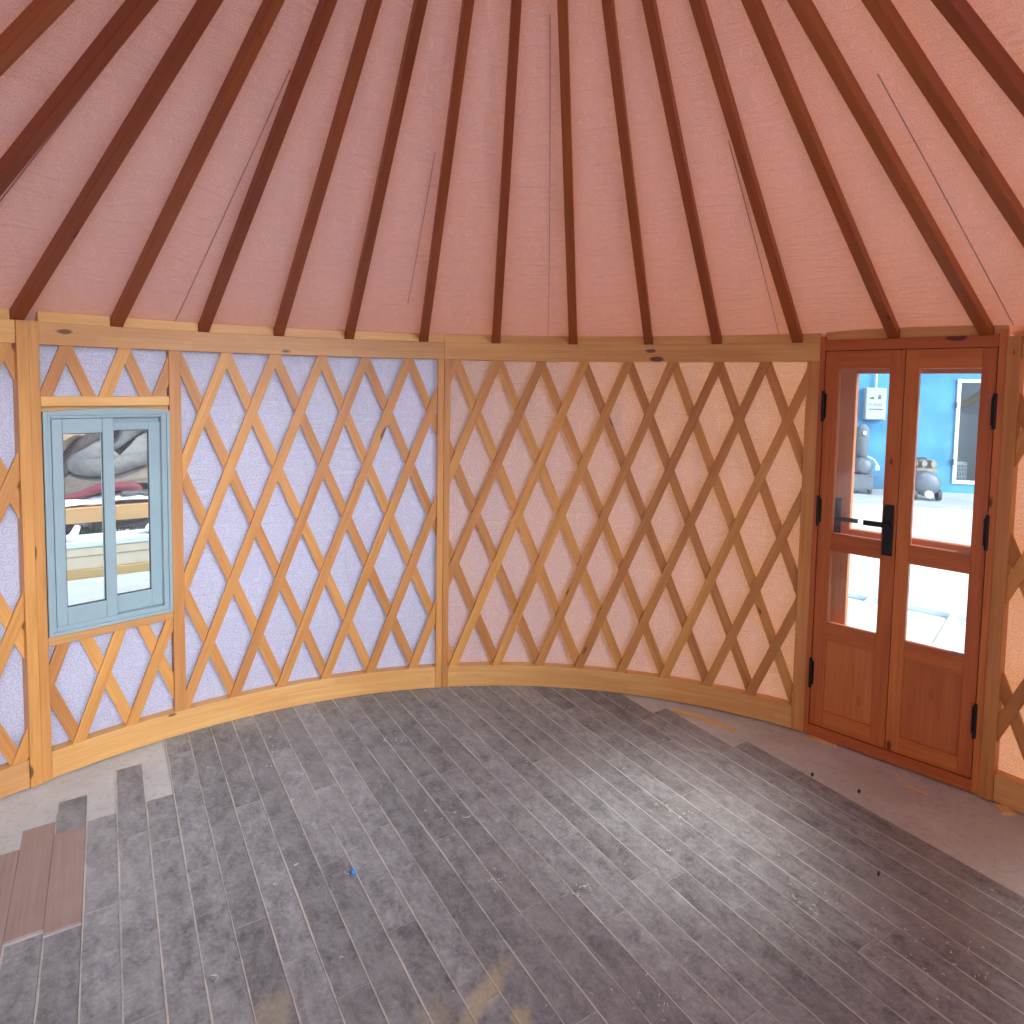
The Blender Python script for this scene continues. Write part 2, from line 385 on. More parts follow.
for k in range(-17, 28):
    v0, v1 = V0+k*PW+0.0006, V0+(k+1)*PW-0.0006
    ust = starts.get(k, -9 if k > 3 else -1.75-0.02*((k*7) % 5))
    cuts = [-3.4+rs.uniform(0, 0.75)]
    while cuts[-1] < 2.6: cuts.append(cuts[-1]+0.78)
    segs = [(a, b, 0) for a, b in zip(cuts, cuts[1:])]
    if k in brownr:
        b0, b1 = brownr[k]
        segs = [(a, min(b, b0), 0) for a, b, _ in segs if a < b0]+[(b0, b1, 1)]+[(max(a, b1), b, 0) for a, b, _ in segs if b > b1]
    for a, b, mi in segs:
        a = max(a, ust)
        if b-a < 0.02: continue
        pg = clip_circle(v0, v1, a+0.0006, b-0.0006, R+0.035)
        if not pg: continue
        top, bot = pg; m_ = len(top); rn = rs.random(); off = rs.uniform(0, 30)
        vs, gs, cs, fs = [], [], [], []
        lift = rs.uniform(-0.0007, 0.0)
        for z in (0.0, -0.008):
            for row in (top, bot):
                for (u, v) in row:
                    p = UD*u+VD*v; vs.append((p.x, p.y, z+(lift if z == 0 else 0))); gs.append((u+off, v+off, k*1.7))
                    cs.append((rn, v-v0, u-a if row is top else max(0.5, u-a)))
        for i in range(m_-1):
            fs.append((i, i+1, m_+i+1, m_+i))
        q = 2*m_
        ring = list(range(m_))+[m_+i for i in range(m_-1, -1, -1)]
        for i in range(len(ring)):
            x, y = ring[i], ring[(i+1) % len(ring)]; fs.append((y, x, x+q, y+q))
        mb.add(vs, fs, gs, cs, mi)
struct(mb.build('floor_planks', [M['plank'], M['brownplank']]), 'dark dusty plank flooring laid diagonally with stepped unfinished edges', 'floor')

RF = R+0.056
def lining(a0, a1, name, label, holes=(), z0=-0.006, z1=1.872):
    """lining cloth between angles a0..a1 with rectangular holes (a0,a1,z0,z1)"""
    mb = MB()
    na = max(2, int((a1-a0)/0.45)); az = [a0+(a1-a0)*i/na for i in range(na+1)]
    zs = [z0+(z1-z0)*i/40 for i in range(41)]
    for h in holes:
        for q in h[:2]:
            i = min(range(len(az)), key=lambda j: abs(az[j]-q)); az[i] = q
        for q in h[2:]:
            i = min(range(len(zs)), key=lambda j: abs(zs[j]-q)); zs[i] = q
    vs, gs, fs = [], [], []
    for a in az:
        for z in zs:
            w = noise.noise(Vector((R*rad(a)*2.2, z*1.6, 3.1)))*0.007+noise.noise(Vector((R*rad(a)*5+z*4, z*7-R*rad(a)*2.5, 9.7)))*0.004*(1.2-z*0.35)
            w = max(-0.009, w)
            r = RF+w; vs.append((r*math.sin(rad(a)), r*math.cos(rad(a)), z)); gs.append((R*rad(a), z, 0))
    nz = len(zs)
    for i in range(len(az)-1):
        for j in range(nz-1):
            ac, zc = (az[i]+az[i+1])/2, (zs[j]+zs[j+1])/2
            if any(h[0] < ac < h[1] and h[2] < zc < h[3] for h in holes): continue
            b = i*nz+j; fs.append((b, b+1, b+nz+1, b+nz))
    mb.add(vs, fs, gs)
    return struct(mb.build(name, M['warmlitcloth' if name in ('wall_back', 'wall_right') else 'wallcloth'], smooth=True), label, 'wall')
lining(-95, -51, 'wall_left', 'lilac damask cloth lining at the left edge of the room')
lining(-51, -9.05, 'wall_window', 'lilac damask cloth lining of the wall section with the window', holes=[(-49.6, -39.6, 0.59, 1.48)])
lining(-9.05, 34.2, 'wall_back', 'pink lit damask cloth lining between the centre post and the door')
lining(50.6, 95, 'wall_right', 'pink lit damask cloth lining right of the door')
lining(95, 265, 'wall_rear', 'damask cloth lining behind the viewer')

SL = (APEX-ZNOTCH)/R
PH = 0.041                    # pole depth, square to its run
def roof_z(r): return ZNOTCH+SL*(R-r)+PH*math.sqrt(1+SL*SL)
feet = [-51.63, -43.75, -35.78, -28.12, -20.32, -11.57, -2.78, 6.67, 15.70, 23.50, 32.03, 41.24, 48.84]
allfeet = [-82.0, -74.0, -66.3, -59.4]+feet+[55.9, 62.6, 70.5, 79.0]
TOPX = {-51.63: -0.02, -43.75: -0.022, -35.78: -0.024, -28.12: -0.026, -20.32: -0.018, -11.57: -0.012, 41.24: -0.012, 48.84: -0.03}
def ceiling(a0, a1):
    mb = MB(); vs, gs, fs = [], [], []
    na = int((a1-a0)/0.8); nr = 44
    for i in range(na+1):
        a = a0+(a1-a0)*i/na
        lo = max([f for f in allfeet if f <= a], default=a-4.1); hi = min([f for f in allfeet if f > a], default=a+4.1)
        t = (a-lo)/max(0.1, hi-lo); bay = 4*t*(1-t)
        for j in range(nr+1):
            r = 0.54+(R+0.056-0.54)*j/nr
            q = (r-0.54)/(R-0.54)
            s = R*rad(a)
            w = bay*(-0.010*math.sin(PI*min(1, q))+0.010*noise.noise(Vector((s*1.1, r*2.2, 1.3)))+0.006*noise.noise(Vector((s*2+r, r*9, 5.2))))
            if r > R-0.02: w = 0
            z = roof_z(min(r, R+0.02))+max(w, -0.016)*q+0.0015
            if r > R+0.02: z -= (r-R-0.02)*0.9
            vs.append((r*math.sin(rad(a)), r*math.cos(rad(a)), z)); gs.append((s*(0.55+0.45*q), r, 0))
    for i in range(na):
        for j in range(nr):
            am = (a0+(a1-a0)*(i+0.5)/na) % 360; rm = 0.54+(R+0.056-0.54)*(j+0.5)/nr
            if OPEN0 < am < OPEN1 and rm > OPENR: continue
            b = i*(nr+1)+j; fs.append((b, b+1, b+nr+2, b+nr+1))
    mb.add(vs, fs, gs)
    return mb.build('ceiling', M['roofcloth'], smooth=True)
ce = struct(ceiling(-180, 180), 'sloping pinkish damask cloth roof lining laid over the poles', 'ceiling')
mb = MB()
for a, q0, q1 in ((-38.6, 0.25, 1.0), (3.6, 0.1, 1.0), (30.2, 0.35, 1.0), (50.9, 0.3, 1.0), (-58.2, 0.1, 0.95), (-14.2, 0.35, 0.85)):
    vs, fs = [], []
    for i in range(25):
        q = q0+(q1-q0)*i/24; r = 0.54+(R-0.56)*q
        z = roof_z(r)-0.011
        for d in (-0.0013, 0.0013):
            p = polar(a+0.5*(1-q), r, z); t = polar(a+90, 1, 0)
            vs.append(p+t*d)
        if i: b = 2*i; fs.append((b-2, b-1, b+1, b))
    mb.add(vs, fs, [(0, 0, 0)]*len(vs))
se = mb.build('seam', M['seam'], ce)
md = se.modifiers.new('thick', 'SOLIDIFY'); md.thickness = 0.002

# crown ring carrying the pole tops
cr = thing('crown_ring', (0, 0, ZNOTCH+SL*(R-0.53)), 'round timber crown ring at the top of the roof', 'roof ring')
mb = MB(); mb.sector(0, 360, 0.46, 0.53, cr.location.z-0.06, cr.location.z+0.07, 64); part(mb, 'rim', M['pole'], cr)

# ------------------------------------------------------------------ roof poles
def pole_label(i):
    a = allfeet[i]
    names = {
     -82.0: 'roof pole fourth to the left of the window section end post', -74.0: 'roof pole third to the left of the window section end post',
     -66.3: 'roof pole crossing the top left corner of the photo', -59.4: 'roof pole crossing the left edge below the top left corner',
     -51.63: 'roof pole whose foot sits on the joint post left of the window',
     -43.75: 'roof pole standing above the white sliding window',
     -35.78: 'roof pole just right of the stud beside the window',
     -28.12: 'second roof pole right of the window',
     -20.32: 'roof pole two places left of the centre post',
     -11.57: 'roof pole right beside the centre post on its left',
     -2.78: 'first roof pole right of the centre post',
     6.67: 'second roof pole right of the centre post, almost upright in view',
     15.70: 'third roof pole right of the centre post',
     23.50: 'fourth roof pole right of the centre post',
     32.03: 'roof pole just left of the double door',
     41.24: 'roof pole above the meeting stiles of the double door',
     48.84: 'roof pole above the right door jamb',
     55.9: 'first roof pole right of the door, running off the right edge',
     62.6: 'second roof pole right of the door, at the top right corner',
     70.5: 'third roof pole right of the door', 79.0: 'fourth roof pole right of the door'}
    return names[a]
for i, a in enumerate(allfeet):
    w = 0.0215
    tx = Matrix.Rotation(-rad(a), 4, 'Z')        # local y points outwards at angle a
    up = Vector((0, SL, 1)).normalized()*PH      # pole depth is square to its slope
    yin, yout = 0.525, R+0.05
    def zz(y): return ZNOTCH+SL*(R-y)
    lo = [Vector((0, yin, zz(yin))), Vector((0, R, ZNOTCH)), Vector((0, yout, ZNOTCH))]
    hi = [p+up for p in lo[:1]]+[Vector((0, R, ZNOTCH))+Vector((0, 0, PH*math.sqrt(1+SL*SL)))]+[Vector((0, yout, ZNOTCH+0.028))]
    off = (random.uniform(0, 50), random.uniform(0, 50), random.uniform(0, 50)); c = (random.random(), 0, 0)
    vs, gs = [], []
    for x in (-w, w):
        for p in lo+hi:
            sx = x; x = math.copysign(w if p.y > 1 else 0.0115, x)+(TOPX.get(a, 0) if p.y < 1 else 0)
            q = tx @ Vector((x, p.y, p.z)); vs.append(q); gs.append((p.y*1.07+off[0], x+off[1], p.z+SL*p.y+off[2])); x = sx
    fs = [(0, 1, 4, 3), (1, 2, 5, 4), (6, 9, 10, 7), (7, 10, 11, 8), (0, 6, 7, 1), (1, 7, 8, 2), (3, 4, 10, 9), (4, 5, 11, 10), (0, 3, 9, 6), (2, 8, 11, 5)]
    mb = MB(); mb.add(vs, fs, gs, c)
    o = mb.build('roof_pole', M['pole'], bevel=0.003, loc=tuple(polar(a, R, ZNOTCH)))
    tag(o, 'stained wooden '+pole_label(i), 'roof pole', 'roof poles fanning out over the room')

# ------------------------------------------------------------------ lattice wall panels
def notched_top(mb, a0, a1):
    c = (random.random(), 0, 0)
    off = (random.uniform(0, 50), random.uniform(0, 50), random.uniform(0, 50))
    mb.sector(a0, a1, R, R+0.05, ZT, ZNOTCH, max(2, int(abs(a1-a0)/1.2)), c=c, off=off)
    hw = math.degrees(0.0235/R); e = [a0]
    for f in allfeet:
        if a0 < f+hw and f-hw < a1: e += [max(a0, f-hw), min(a1, f+hw)]
    e.append(a1)
    for i in range(0, len(e), 2):
        if e[i+1]-e[i] > 0.15:
            mb.sector(e[i], e[i+1], R+0.001, R+0.05, ZNOTCH, ZTOP, max(2, int((e[i+1]-e[i])/1.2)), c=(random.uniform(0.4, 1), 0, 0))
HW = 0.0235   # half the horizontal width of a lattice strip
def strip(par, b0, t0, rects):
    """one lattice strip from bottom node b0 to top node t0 (degrees), clipped to rects (a0,a1,z0,z1)"""
    z0, z1 = 0.115, 1.745; col = b0; slope = (t0-b0)/(z1-z0); up = 1 if slope > 0 else -1
    hw = math.degrees(HW/R)
    c = (random.random(), 0, 0); off = (random.uniform(0, 50), random.uniform(0, 50), random.uniform(0, 50))
    ra, rb = (R+0.006, R+0.018) if up > 0 else (R+0.019, R+0.031)
    wob = random.uniform(-0.08, 0.08)
    for (A0, A1, Z0, Z1) in rects:
        zs = [Z0+(Z1-Z0)*i/22 for i in range(23)]
        for e in (A0, A1):
            for sg in (-hw, hw):
                z = z0+(e-sg-col-wob)/slope
                if Z0 < z < Z1: zs.append(z)
        zs = sorted(zs); rows = []
        for z in zs:
            cc = col+wob+slope*(z-z0)
            l, r_ = max(A0, cc-hw), min(A1, cc+hw)
            if r_-l > -1e-6: rows.append((z, l, max(r_, l+1e-4)))
        if len(rows) < 2 or rows[-1][0]-rows[0][0] < 0.03: continue
        vs, gs, fs = [], [], []
        for i, (z, l, r_) in enumerate(rows):
            for (a, rr) in ((l, ra), (r_, ra), (r_, rb), (l, rb)):
                vs.append(polar(a, rr, z))
                s = R*rad(a); th = up*0.38
                gs.append((z*math.cos(th)+s*math.sin(th)+off[0], s*math.cos(th)-z*math.sin(th)+off[1], rr+off[2]))
            if i:
                b = 4*i
                for k in range(4): fs.append((b-4+k, b-4+(k+1) % 4, b+(k+1) % 4, b+k))
        nn = 4*(len(rows)-1); fs += [(3, 2, 1, 0), (nn, nn+1, nn+2, nn+3)]
        mb = MB(); mb.add(vs, fs, gs, c); part(mb, 'lattice_strip', M['pine'], par)
def post(par, a0, a1, z1, name='post', r0=None, z0=0.0, r1=None):
    """upright timber; three facets wide"""
    off = (random.uniform(0, 50), random.uniform(0, 50), random.uniform(0, 50)); c = (random.random(), 0, 0)
    r0 = r0 or R-0.003
    r1 = r1 or R+0.05
    vs, gs = [], []
    for z in (z0, z1):
        for a, r in ((a0, r0), (a1, r0), (a1, r1), (a0, r1)):
            vs.append(polar(a, r, z)); gs.append((z+off[0], R*rad(a)+off[1], r+off[2]))
    mb = MB(); mb.add(vs, [(3, 2, 1, 0), (4, 5, 6, 7), (0, 1, 5, 4), (1, 2, 6, 5), (2, 3, 7, 6), (3, 0, 4, 7)], gs, c)
    return part(mb, name, M['pine'], par, bevel=0.002)
def base_rail(par, a0, a1):
    mb = MB(); mb.sector(a0, a1, R, R+0.05, 0.0, ZB, max(3, int((a1-a0)/1.2))); part(mb, 'base_rail', M['rail'], par, bevel=0.002)
def top_rail(par, a0, a1):
    mb = MB(); notched_top(mb, a0, a1); part(mb, 'top_rail', M['rail'], par, bevel=0.0015)
def lattice(par, bot, top, rects):
    for d in (3, -3):
        for i in range(len(bot)):
            if 0 <= i+d < len(top): strip(par, bot[i], top[i+d], rects)
# far left section (partly in view)
p0 = thing('lattice_panel', tuple(polar(-62, R, 0)), 'pine lattice wall panel cut off by the left edge, left of the window', 'wall panel', 'lattice wall panels')
post(p0, -51.85, -50.95, ZNOTCH, r0=R-0.012); post(p0, -92.5, -91.7, ZT)
top_rail(p0, -92.5, -51.86); base_rail(p0, -91.69, -51.86)
c0 = [-52.6-5.15*k for k in range(-4, 12)]
lattice(p0, c0, c0, [(-91.8, -51.75, ZB-0.03, ZT+0.03)])
# window section
p1 = thing('lattice_panel', tuple(polar(-30, R, 0)), 'pine lattice wall panel holding the white sliding window, left of the centre post', 'wall panel', 'lattice wall panels')
post(p1, -50.94, -50.12, ZNOTCH, r0=R-0.008); post(p1, -9.84, -9.07, ZT)
top_rail(p1, -50.11, -9.06); base_rail(p1, -50.11, -9.85)
post(p1, -39.2, -38.1, ZT-0.0005, 'window_stud', z0=ZB+0.0005)
mb = MB(); mb.sector(-50.11, -39.21, R, R+0.045, 1.508, 1.548, 9); mb.sector(-50.11, -39.21, R+0.022, R+0.054, 1.478, 1.5085, 9); part(mb, 'window_header', M['rail'], p1, bevel=0.002)
mb = MB(); mb.sector(-50.11, -39.21, R, R+0.045, 0.545, 0.583, 9); part(mb, 'window_sill_rail', M['rail'], p1, bevel=0.002)
b1 = [-62.0, -57.3, -52.5, -47.8, -43.2, -38.3, -33.1, -28.05, -23.05, -17.8, -12.6, -7.5, -2.4, 2.7]
t1 = [-62.2, -57.5, -52.6, -47.9, -43.1, -38.5, -33.6, -28.6, -23.45, -18.4, -13.25, -8.1, -3.0, 2.1]
lattice(p1, b1, t1, [(-38.2, -9.75, ZB-0.03, ZT+0.03), (-50.2, -39.1, 1.53, ZT+0.03), (-50.2, -39.1, ZB-0.03, 0.56)])
# section between the centre post and the door
p2 = thing('lattice_panel', tuple(polar(12, R, 0)), 'pine lattice wall panel between the centre post and the double door', 'wall panel', 'lattice wall panels')
post(p2, -9.05, -8.30, ZT); post(p2, 33.15, 34.42, ZT)
top_rail(p2, -9.05, 34.42); base_rail(p2, -8.29, 33.14)
b2 = [-23.4, -18.2, -13.0, -7.63, -2.08, 3.29, 8.21, 13.56, 18.77, 23.81, 28.64, 33.24, 38.2, 43.3, 48.4]
t2 = [-23.3, -18.1, -12.9, -7.63, -2.44, 2.84, 8.09, 13.39, 18.6, 23.79, 28.86, 34.0, 39.2, 44.3, 49.4]
lattice(p2, b2, t2, [(-8.35, 33.25, ZB-0.03, ZT+0.03)])
# section right of the door
p3 = thing('lattice_panel', tuple(polar(62, R, 0)), 'pine lattice wall panel cut off by the right edge, right of the double door', 'wall panel', 'lattice wall panels')
post(p3, 50.47, 51.55, ZNOTCH, r0=R-0.01); post(p3, 91.7, 92.5, ZT)
top_rail(p3, 51.56, 92.5); base_rail(p3, 51.56, 91.69)
c3 = [49.8+5.15*k for k in range(-4, 12)]
lattice(p3, c3, c3, [(51.45, 91.8, ZB-0.03, ZT+0.03)])

# ------------------------------------------------------------------ flat frames set in the wall
def chord(a0, a1, off=0.0):
    A, B = polar(a0, R, 0), polar(a1, R, 0); u = (B-A); L = u.length; u.normalize()
    nrm = Vector((-u.y, u.x, 0))
    m = (A+B)/2
    if nrm.dot(m) < 0: nrm = -nrm
    xf = Matrix((( u.x, nrm.x, 0, m.x+nrm.x*off), (u.y, nrm.y, 0, m.y+nrm.y*off), (0, 0, 1, 0), (0, 0, 0, 1)))
    return xf, L       # local x along the wall, y outwards, z up
# --- window
XW, LW = chord(-50.1, -39.2)
wn = empty('window_1', tuple(XW @ Vector((0, 0, 0.585)))); struct(wn, 'white two-sash sliding window in the lattice wall', 'window')
def ringbox(mb, x0, x1, z0, z1, w, y0, y1, xf, wb=None, wt=None, wr=None):
    wb = wb or w; wt = wt or w; wr = wr or w
    mb.box((x0, y0, z0), (x0+w, y1, z1), xf, 2); mb.box((x1-wr, y0, z0), (x1, y1, z1), xf, 2)
    mb.box((x0+w, y0, z0), (x1-wr, y1, z0+wb), xf, 0); mb.box((x0+w, y0, z1-wt), (x1-wr, y1, z1), xf, 0)
WX0, WX1, WZ0, WZ1 = -0.2285, 0.2285, 0.586, 1.486
mb = MB()
ringbox(mb, WX0, WX1, WZ0, WZ1, 0.014, -0.014, 0.05, XW)                # nailing flange
ringbox(mb, WX0+0.014, WX1-0.014, WZ0+0.014, WZ1-0.014, 0.012, -0.008, 0.05, XW, wb=0.020, wt=0.012, wr=0.020)
# slightly bowed head
vs, gs, fs = [], [], []
for i in range(17):
    x = WX0+(WX1-WX0)*i/16; b = 0.012*(1-(2*i/16-1)**2)
    for y, z in ((-0.0145, WZ1-0.006), (0.04, WZ1-0.006), (0.04, WZ1+0.001+b), (-0.0145, WZ1+0.001+b)):
        vs.append(XW @ Vector((x, y, z))); gs.append((0, 0, 0))
    if i:
        q = 4*i
        for k in range(4): fs.append((q-4+k, q-4+(k+1) % 4, q+(k+1) % 4, q+k))
fs += [(3, 2, 1, 0), (64, 65, 66, 67)]
mb.add(vs, fs, gs)
mb.box((WX0+0.026, 0.030, 1.436), (WX1-0.034, 0.050, WZ1-0.024), XW, 0)
part(mb, 'window_frame', M['pvc'], wn, bevel=0.002)
def sash(name, x0, x1, z0, z1, y0, y1, w, wr, wt, wb):
    mb = MB(); ringbox(mb, x0, x1, z0, z1, w, y0, y1, XW, wb, wt, wr)
    s = part(mb, name, M['pvc'], wn, bevel=0.0025)
    ym = (y0+y1)/2
    def sub(mb2, nm, m):
        o = mb2.build(nm, m, s); o.location = -(wn.location); return o
    # the sash mesh itself sits at -wn.location, so its children take world coordinates unchanged
    g = MB(); ringbox(g, x0+w-0.001, x1-wr+0.001, z0+wb-0.001, z1-wt+0.001, 0.003, y0+0.004, y1-0.004, XW)
    o = g.build('gasket', M['rubber'], s)
    g = MB(); g.box((x0+w, ym-0.002, z0+wb), (x1-wr, ym+0.002, z1-wt), XW)
    o = g.build('pane', M['glass'], s)
    return s
sash('sash', -0.2005, 0.013, 0.6205, 1.4585, -0.007, 0.017, 0.036, 0.040, 0.060, 0.072)
sash('sash', -0.026, 0.1990, 0.6205, 1.4385, 0.0185, 0.0425, 0.040, 0.048, 0.034, 0.076)

# --- double door
XD, LD = chord(34.4, 50.5)
dr = empty('door_1', tuple(XD @ Vector((0, 0, 0)))); struct(dr, 'varnished pine double door with glass panes and black fittings', 'door')
mb = MB()
mb.box((-0.3405, -0.004, 0.0), (-0.3195, 0.07, 1.8615), XD, 2); mb.box((0.3135, -0.004, 0.0), (0.3405, 0.07, 1.8615), XD, 2)
mb.box((-0.3195, -0.004, 1.7985), (0.3135, 0.07, 1.8445), XD, 0); mb.box((-0.3195, -0.004, 0.0), (0.3135, 0.07, 0.0505), XD, 0)
df = part(mb, 'door_frame', M['door'], dr, bevel=0.002)
mb = MB()
hwx = 0.0235
lx = [XD.inverted() @ polar(f, R, 0) for f in (41.24, 48.84)]
xs = [-0.3195, lx[0].x-hwx, lx[0].x+hwx, lx[1].x-hwx, lx[1].x+hwx, 0.3405]
for i in (0, 2, 4):
    mb.box((xs[i], 0.010, 1.845), (xs[i+1], 0.07, 1.892), XD, 0)
part(mb, 'head_rail', M['rail'], dr, bevel=0.0015)
def leaf(x0, x1, pz, px, pan):
    """stiles and rails with two glazed openings and a sunk bottom panel"""
    y0, y1 = 0.004, 0.044
    zA, zB_ = 0.0535, 1.7955
    a, b = px
    mb = MB()
    mb.box((x0, y0, zA), (a, y1, zB_), XD, 2); mb.box((b, y0, zA), (x1, y1, zB_), XD, 2)
    zs = [(zA, pan[0]), (pan[1], pz[0][0]), (pz[0][1], pz[1][0]), (pz[1][1], zB_)]
    for q0, q1 in zs: mb.box((a, y0, q0), (b, y1, q1), XD, 0)
    lf = part(mb, 'door_leaf', M['door'], dr, bevel=0.0015)
    g = MB(); g.box((a, 0.013, pan[0]), (b, 0.036, pan[1]), XD, 2); o = g.build('lower_panel', M['panelwood'], lf)
    for (q0, q1) in pz:
        g = MB(); g.box((a, 0.022, q0), (b, 0.026, q1), XD); o = g.build('pane', M['doorglass'], lf)
        o['label'] = 'clear dusty glass pane'
    return lf
PZ = [(0.547, 0.888), (0.966, 1.716)]
L1 = leaf(-0.317, -0.002, PZ, (-0.260, -0.058), (0.131, 0.468))
L2 = leaf(0.0005, 0.311, PZ, (0.0515, 0.262), (0.125, 0.467))
def sub(par, mb, nm, m, **kw): return mb.build(nm, m, par, **kw)
for L_, xx in ((L1, -0.3185), (L2, 0.3125)):
    for z in (1.547, 1.067, 0.299):
        g = MB(); pts = [XD @ Vector((xx, -0.006, z-0.070)), XD @ Vector((xx, -0.006, z+0.070))]
        g.tube(pts, 0.0065, 12)
        sg = 1 if xx < 0 else -1
        g.box((xx, -0.001, z-0.055), (xx+sg*0.012, 0.004, z+0.055), XD)
        sub(L_, g, 'hinge', M['black'])
g = MB(); g.box((-0.0515, -0.006, 0.909), (-0.0125, 0.004, 1.1295), XD)
g.tube([XD @ Vector((-0.032, -0.006, 1.045)), XD @ Vector((-0.032, -0.030, 1.045))], 0.010, 12)
hd = g.build('door_handle', M['black'], L1, bevel=0.002)
g = MB(); g.box((-0.122, -0.038, 1.034), (-0.022, -0.024, 1.056), XD)
g.tube([XD @ Vector((-0.032, -0.003, 0.955)), XD @ Vector((-0.032, -0.0095, 0.955))], 0.009, 12)
hd2 = g.build('lever', M['black'], L1, bevel=0.003)

# --- outer storm door with its own handle, just outside the double door
od = thing('storm_door', tuple(XD @ Vector((0, 0.12, 0))), 'reddish timber outer door seen through the glass panes of the double door', 'outer door')
mb = MB()
ys, ye = 0.11, 0.15
mb.box((-0.335, ys, 0.0), (-0.212, ye, 1.84), XD, 2); mb.box((0.275, ys, 0.0), (0.345, ye, 1.84), XD, 2)
mb.box((-0.212, ys, 1.697), (0.275, ye, 1.84), XD, 0); mb.box((-0.212, ys, 0.875), (0.275, ye, 0.978), XD, 0)
mb.box((-0.212, ys, 0.0), (0.275, ye, 0.46), XD, 0)
sd = part(mb, 'frame', M['door'], od, bevel=0.003)
g = MB(); g.box((-0.287, ys-0.010, 0.946), (-0.250, ys+0.002, 1.118), XD)
hh = part(g, 'door_handle', M['black'], od, bevel=0.002)
g = MB(); g.box((-0.272, ys-0.045, 1.018), (-0.168, ys-0.032, 1.038), XD)
g.tube([XD @ Vector((-0.268, ys-0.009, 1.028)), XD @ Vector((-0.268, ys-0.040, 1.028))], 0.009, 12)
g.build('lever', M['black'], hh, bevel=0.002)

# ------------------------------------------------------------------ outside, beyond the door
mb = MB(); mb.add([(-40, -40, -0.062), (40, -40, -0.062), (40, 40, -0.062), (-40, 40, -0.062)], [(0, 1, 2, 3)], [(0, 0, 0)]*4)
struct(mb.build('ground', M['ground']), 'pale sunlit concrete yard outside the yurt', 'ground')
OB = Vector((6.88, 9.97, 0)); UB = Vector((0.9704, -0.2415, 0)); NB = Vector((0.2415, 0.9704, 0))
XB = Matrix(((UB.x, NB.x, 0, OB.x), (UB.y, NB.y, 0, OB.y), (0, 0, 1, 0), (0, 0, 0, 1)))
mb = MB()
mb.box((-9, 0, -0.06), (0.55, 0.25, 2.6), XB); mb.box((1.75, 0, -0.06), (9, 0.25, 2.6), XB)
mb.box((0.55, 0, -0.06), (1.75, 0.25, 0.10), XB); mb.box((0.55, 0, 1.845), (1.75, 0.25, 2.6), XB)
struct(mb.build('wall_outside', M['blue']), 'blue painted wall of the building across the yard', 'wall')
mb = MB()
mb.box((0.40, 0.9, -0.05), (1.9, 0.95, 2.2), XB); mb.box((0.40, 0.251, -0.05), (0.45, 0.9, 2.2), XB); mb.box((1.85, 0.251, -0.05), (1.9, 0.9, 2.2), XB)
struct(mb.build('wall_inside_building', M['room_dark']), 'dim grey room behind the window of the blue building', 'wall')
w2 = empty('window_2', tuple(XB @ Vector((1.15, 0, 0.1)))); struct(w2, 'white framed window in the blue building', 'window')
mb = MB(); ringbox(mb, 0.535, 1.765, 0.095, 1.85, 0.055, -0.03, 0.12, XB); part(mb, 'window_frame', M['paintwhite'], w2, bevel=0.004)
mb = MB(); mb.box((0.585, 0.04, 0.145), (1.715, 0.046, 1.80), XB); part(mb, 'pane', M['doorglass'], w2)
for z in (1.42, 0.46):
    mb = MB(); mb.tube([XB @ Vector((0.533, -0.035, z-0.05)), XB @ Vector((0.533, -0.035, z+0.05))], 0.016, 10); part(mb, 'hinge', M['steelgrey'], w2)
# white wire basket standing in that window
bk = thing('wire_basket', tuple(XB @ Vector((0.70, 0.19, 0.10))), 'white wire basket standing behind the window of the blue building', 'basket')
mb = MB()
for z in (0.43, 0.405): mb.box((0.60, 0.12, z), (0.80, 0.135, z+0.018), XB); mb.box((0.60, 0.245, z), (0.80, 0.26, z+0.018), XB)
part(mb, 'rim', M['paintwhite'], bk)
mb = MB()
for i in range(9):
    x = 0.605+0.0235*i; mb.box((x, 0.122, 0.12), (x+0.006, 0.13, 0.41), XB)
for z in (0.12, 0.20, 0.28, 0.35): mb.box((0.60, 0.125, z), (0.80, 0.131, z+0.008), XB)
mb.box((0.60, 0.12, 0.10), (0.80, 0.26, 0.12), XB)
part(mb, 'wire_body', M['paintwhite'], bk)
tn = MB(); tn.tube([XB @ Vector(p) for p in ((1.12, 0.35, 1.75), (0.98, 0.34, 1.56), (0.84, 0.34, 1.45), (0.70, 0.34, 1.40), (0.64, 0.34, 1.43))], [0.05, 0.06, 0.07, 0.06, 0.03], 12)
tag(tn.build('hanging_cloth', M['beige_felt'], smooth=True), 'tan cloth drooping inside the window of the blue building', 'cloth')
# meter box with its conduit
me = thing('meter_box', tuple(XB @ Vector((-0.715, 0, 1.14))), 'grey electric meter box with dark print on the blue wall', 'meter box')
mb = MB(); mb.box((-0.875, -0.13, 1.14), (-0.555, -0.001, 1.685), XB, 2); part(mb, 'case', M['box_grey'], me, bevel=0.01)
mb = MB(); mb.box((-0.860, -0.142, 1.155), (-0.570, -0.1305, 1.67), XB, 2); part(mb, 'lid', M['box_grey'], me, bevel=0.004)
mb = MB()
mb.box((-0.815, -0.146, 1.495), (-0.745, -0.1425, 1.518), XB); mb.box((-0.785, -0.146, 1.518), (-0.755, -0.1425, 1.53), XB)
mb.box((-0.68, -0.146, 1.545), (-0.64, -0.1425, 1.56), XB)
for i in range(3): mb.box((-0.682+0.016*i, -0.146, 1.49), (-0.672+0.016*i, -0.1425, 1.54), XB)
for i, x in enumerate((-0.83, -0.795, -0.745, -0.71, -0.67, -0.64)):
    mb.box((x, -0.146, 1.385), (x+0.018, -0.1425, 1.39), XB); mb.box((x+0.004, -0.146, 1.39), (x+0.009, -0.1425, 1.412), XB); mb.box((x, -0.146, 1.412), (x+0.020, -0.1425, 1.417), XB)
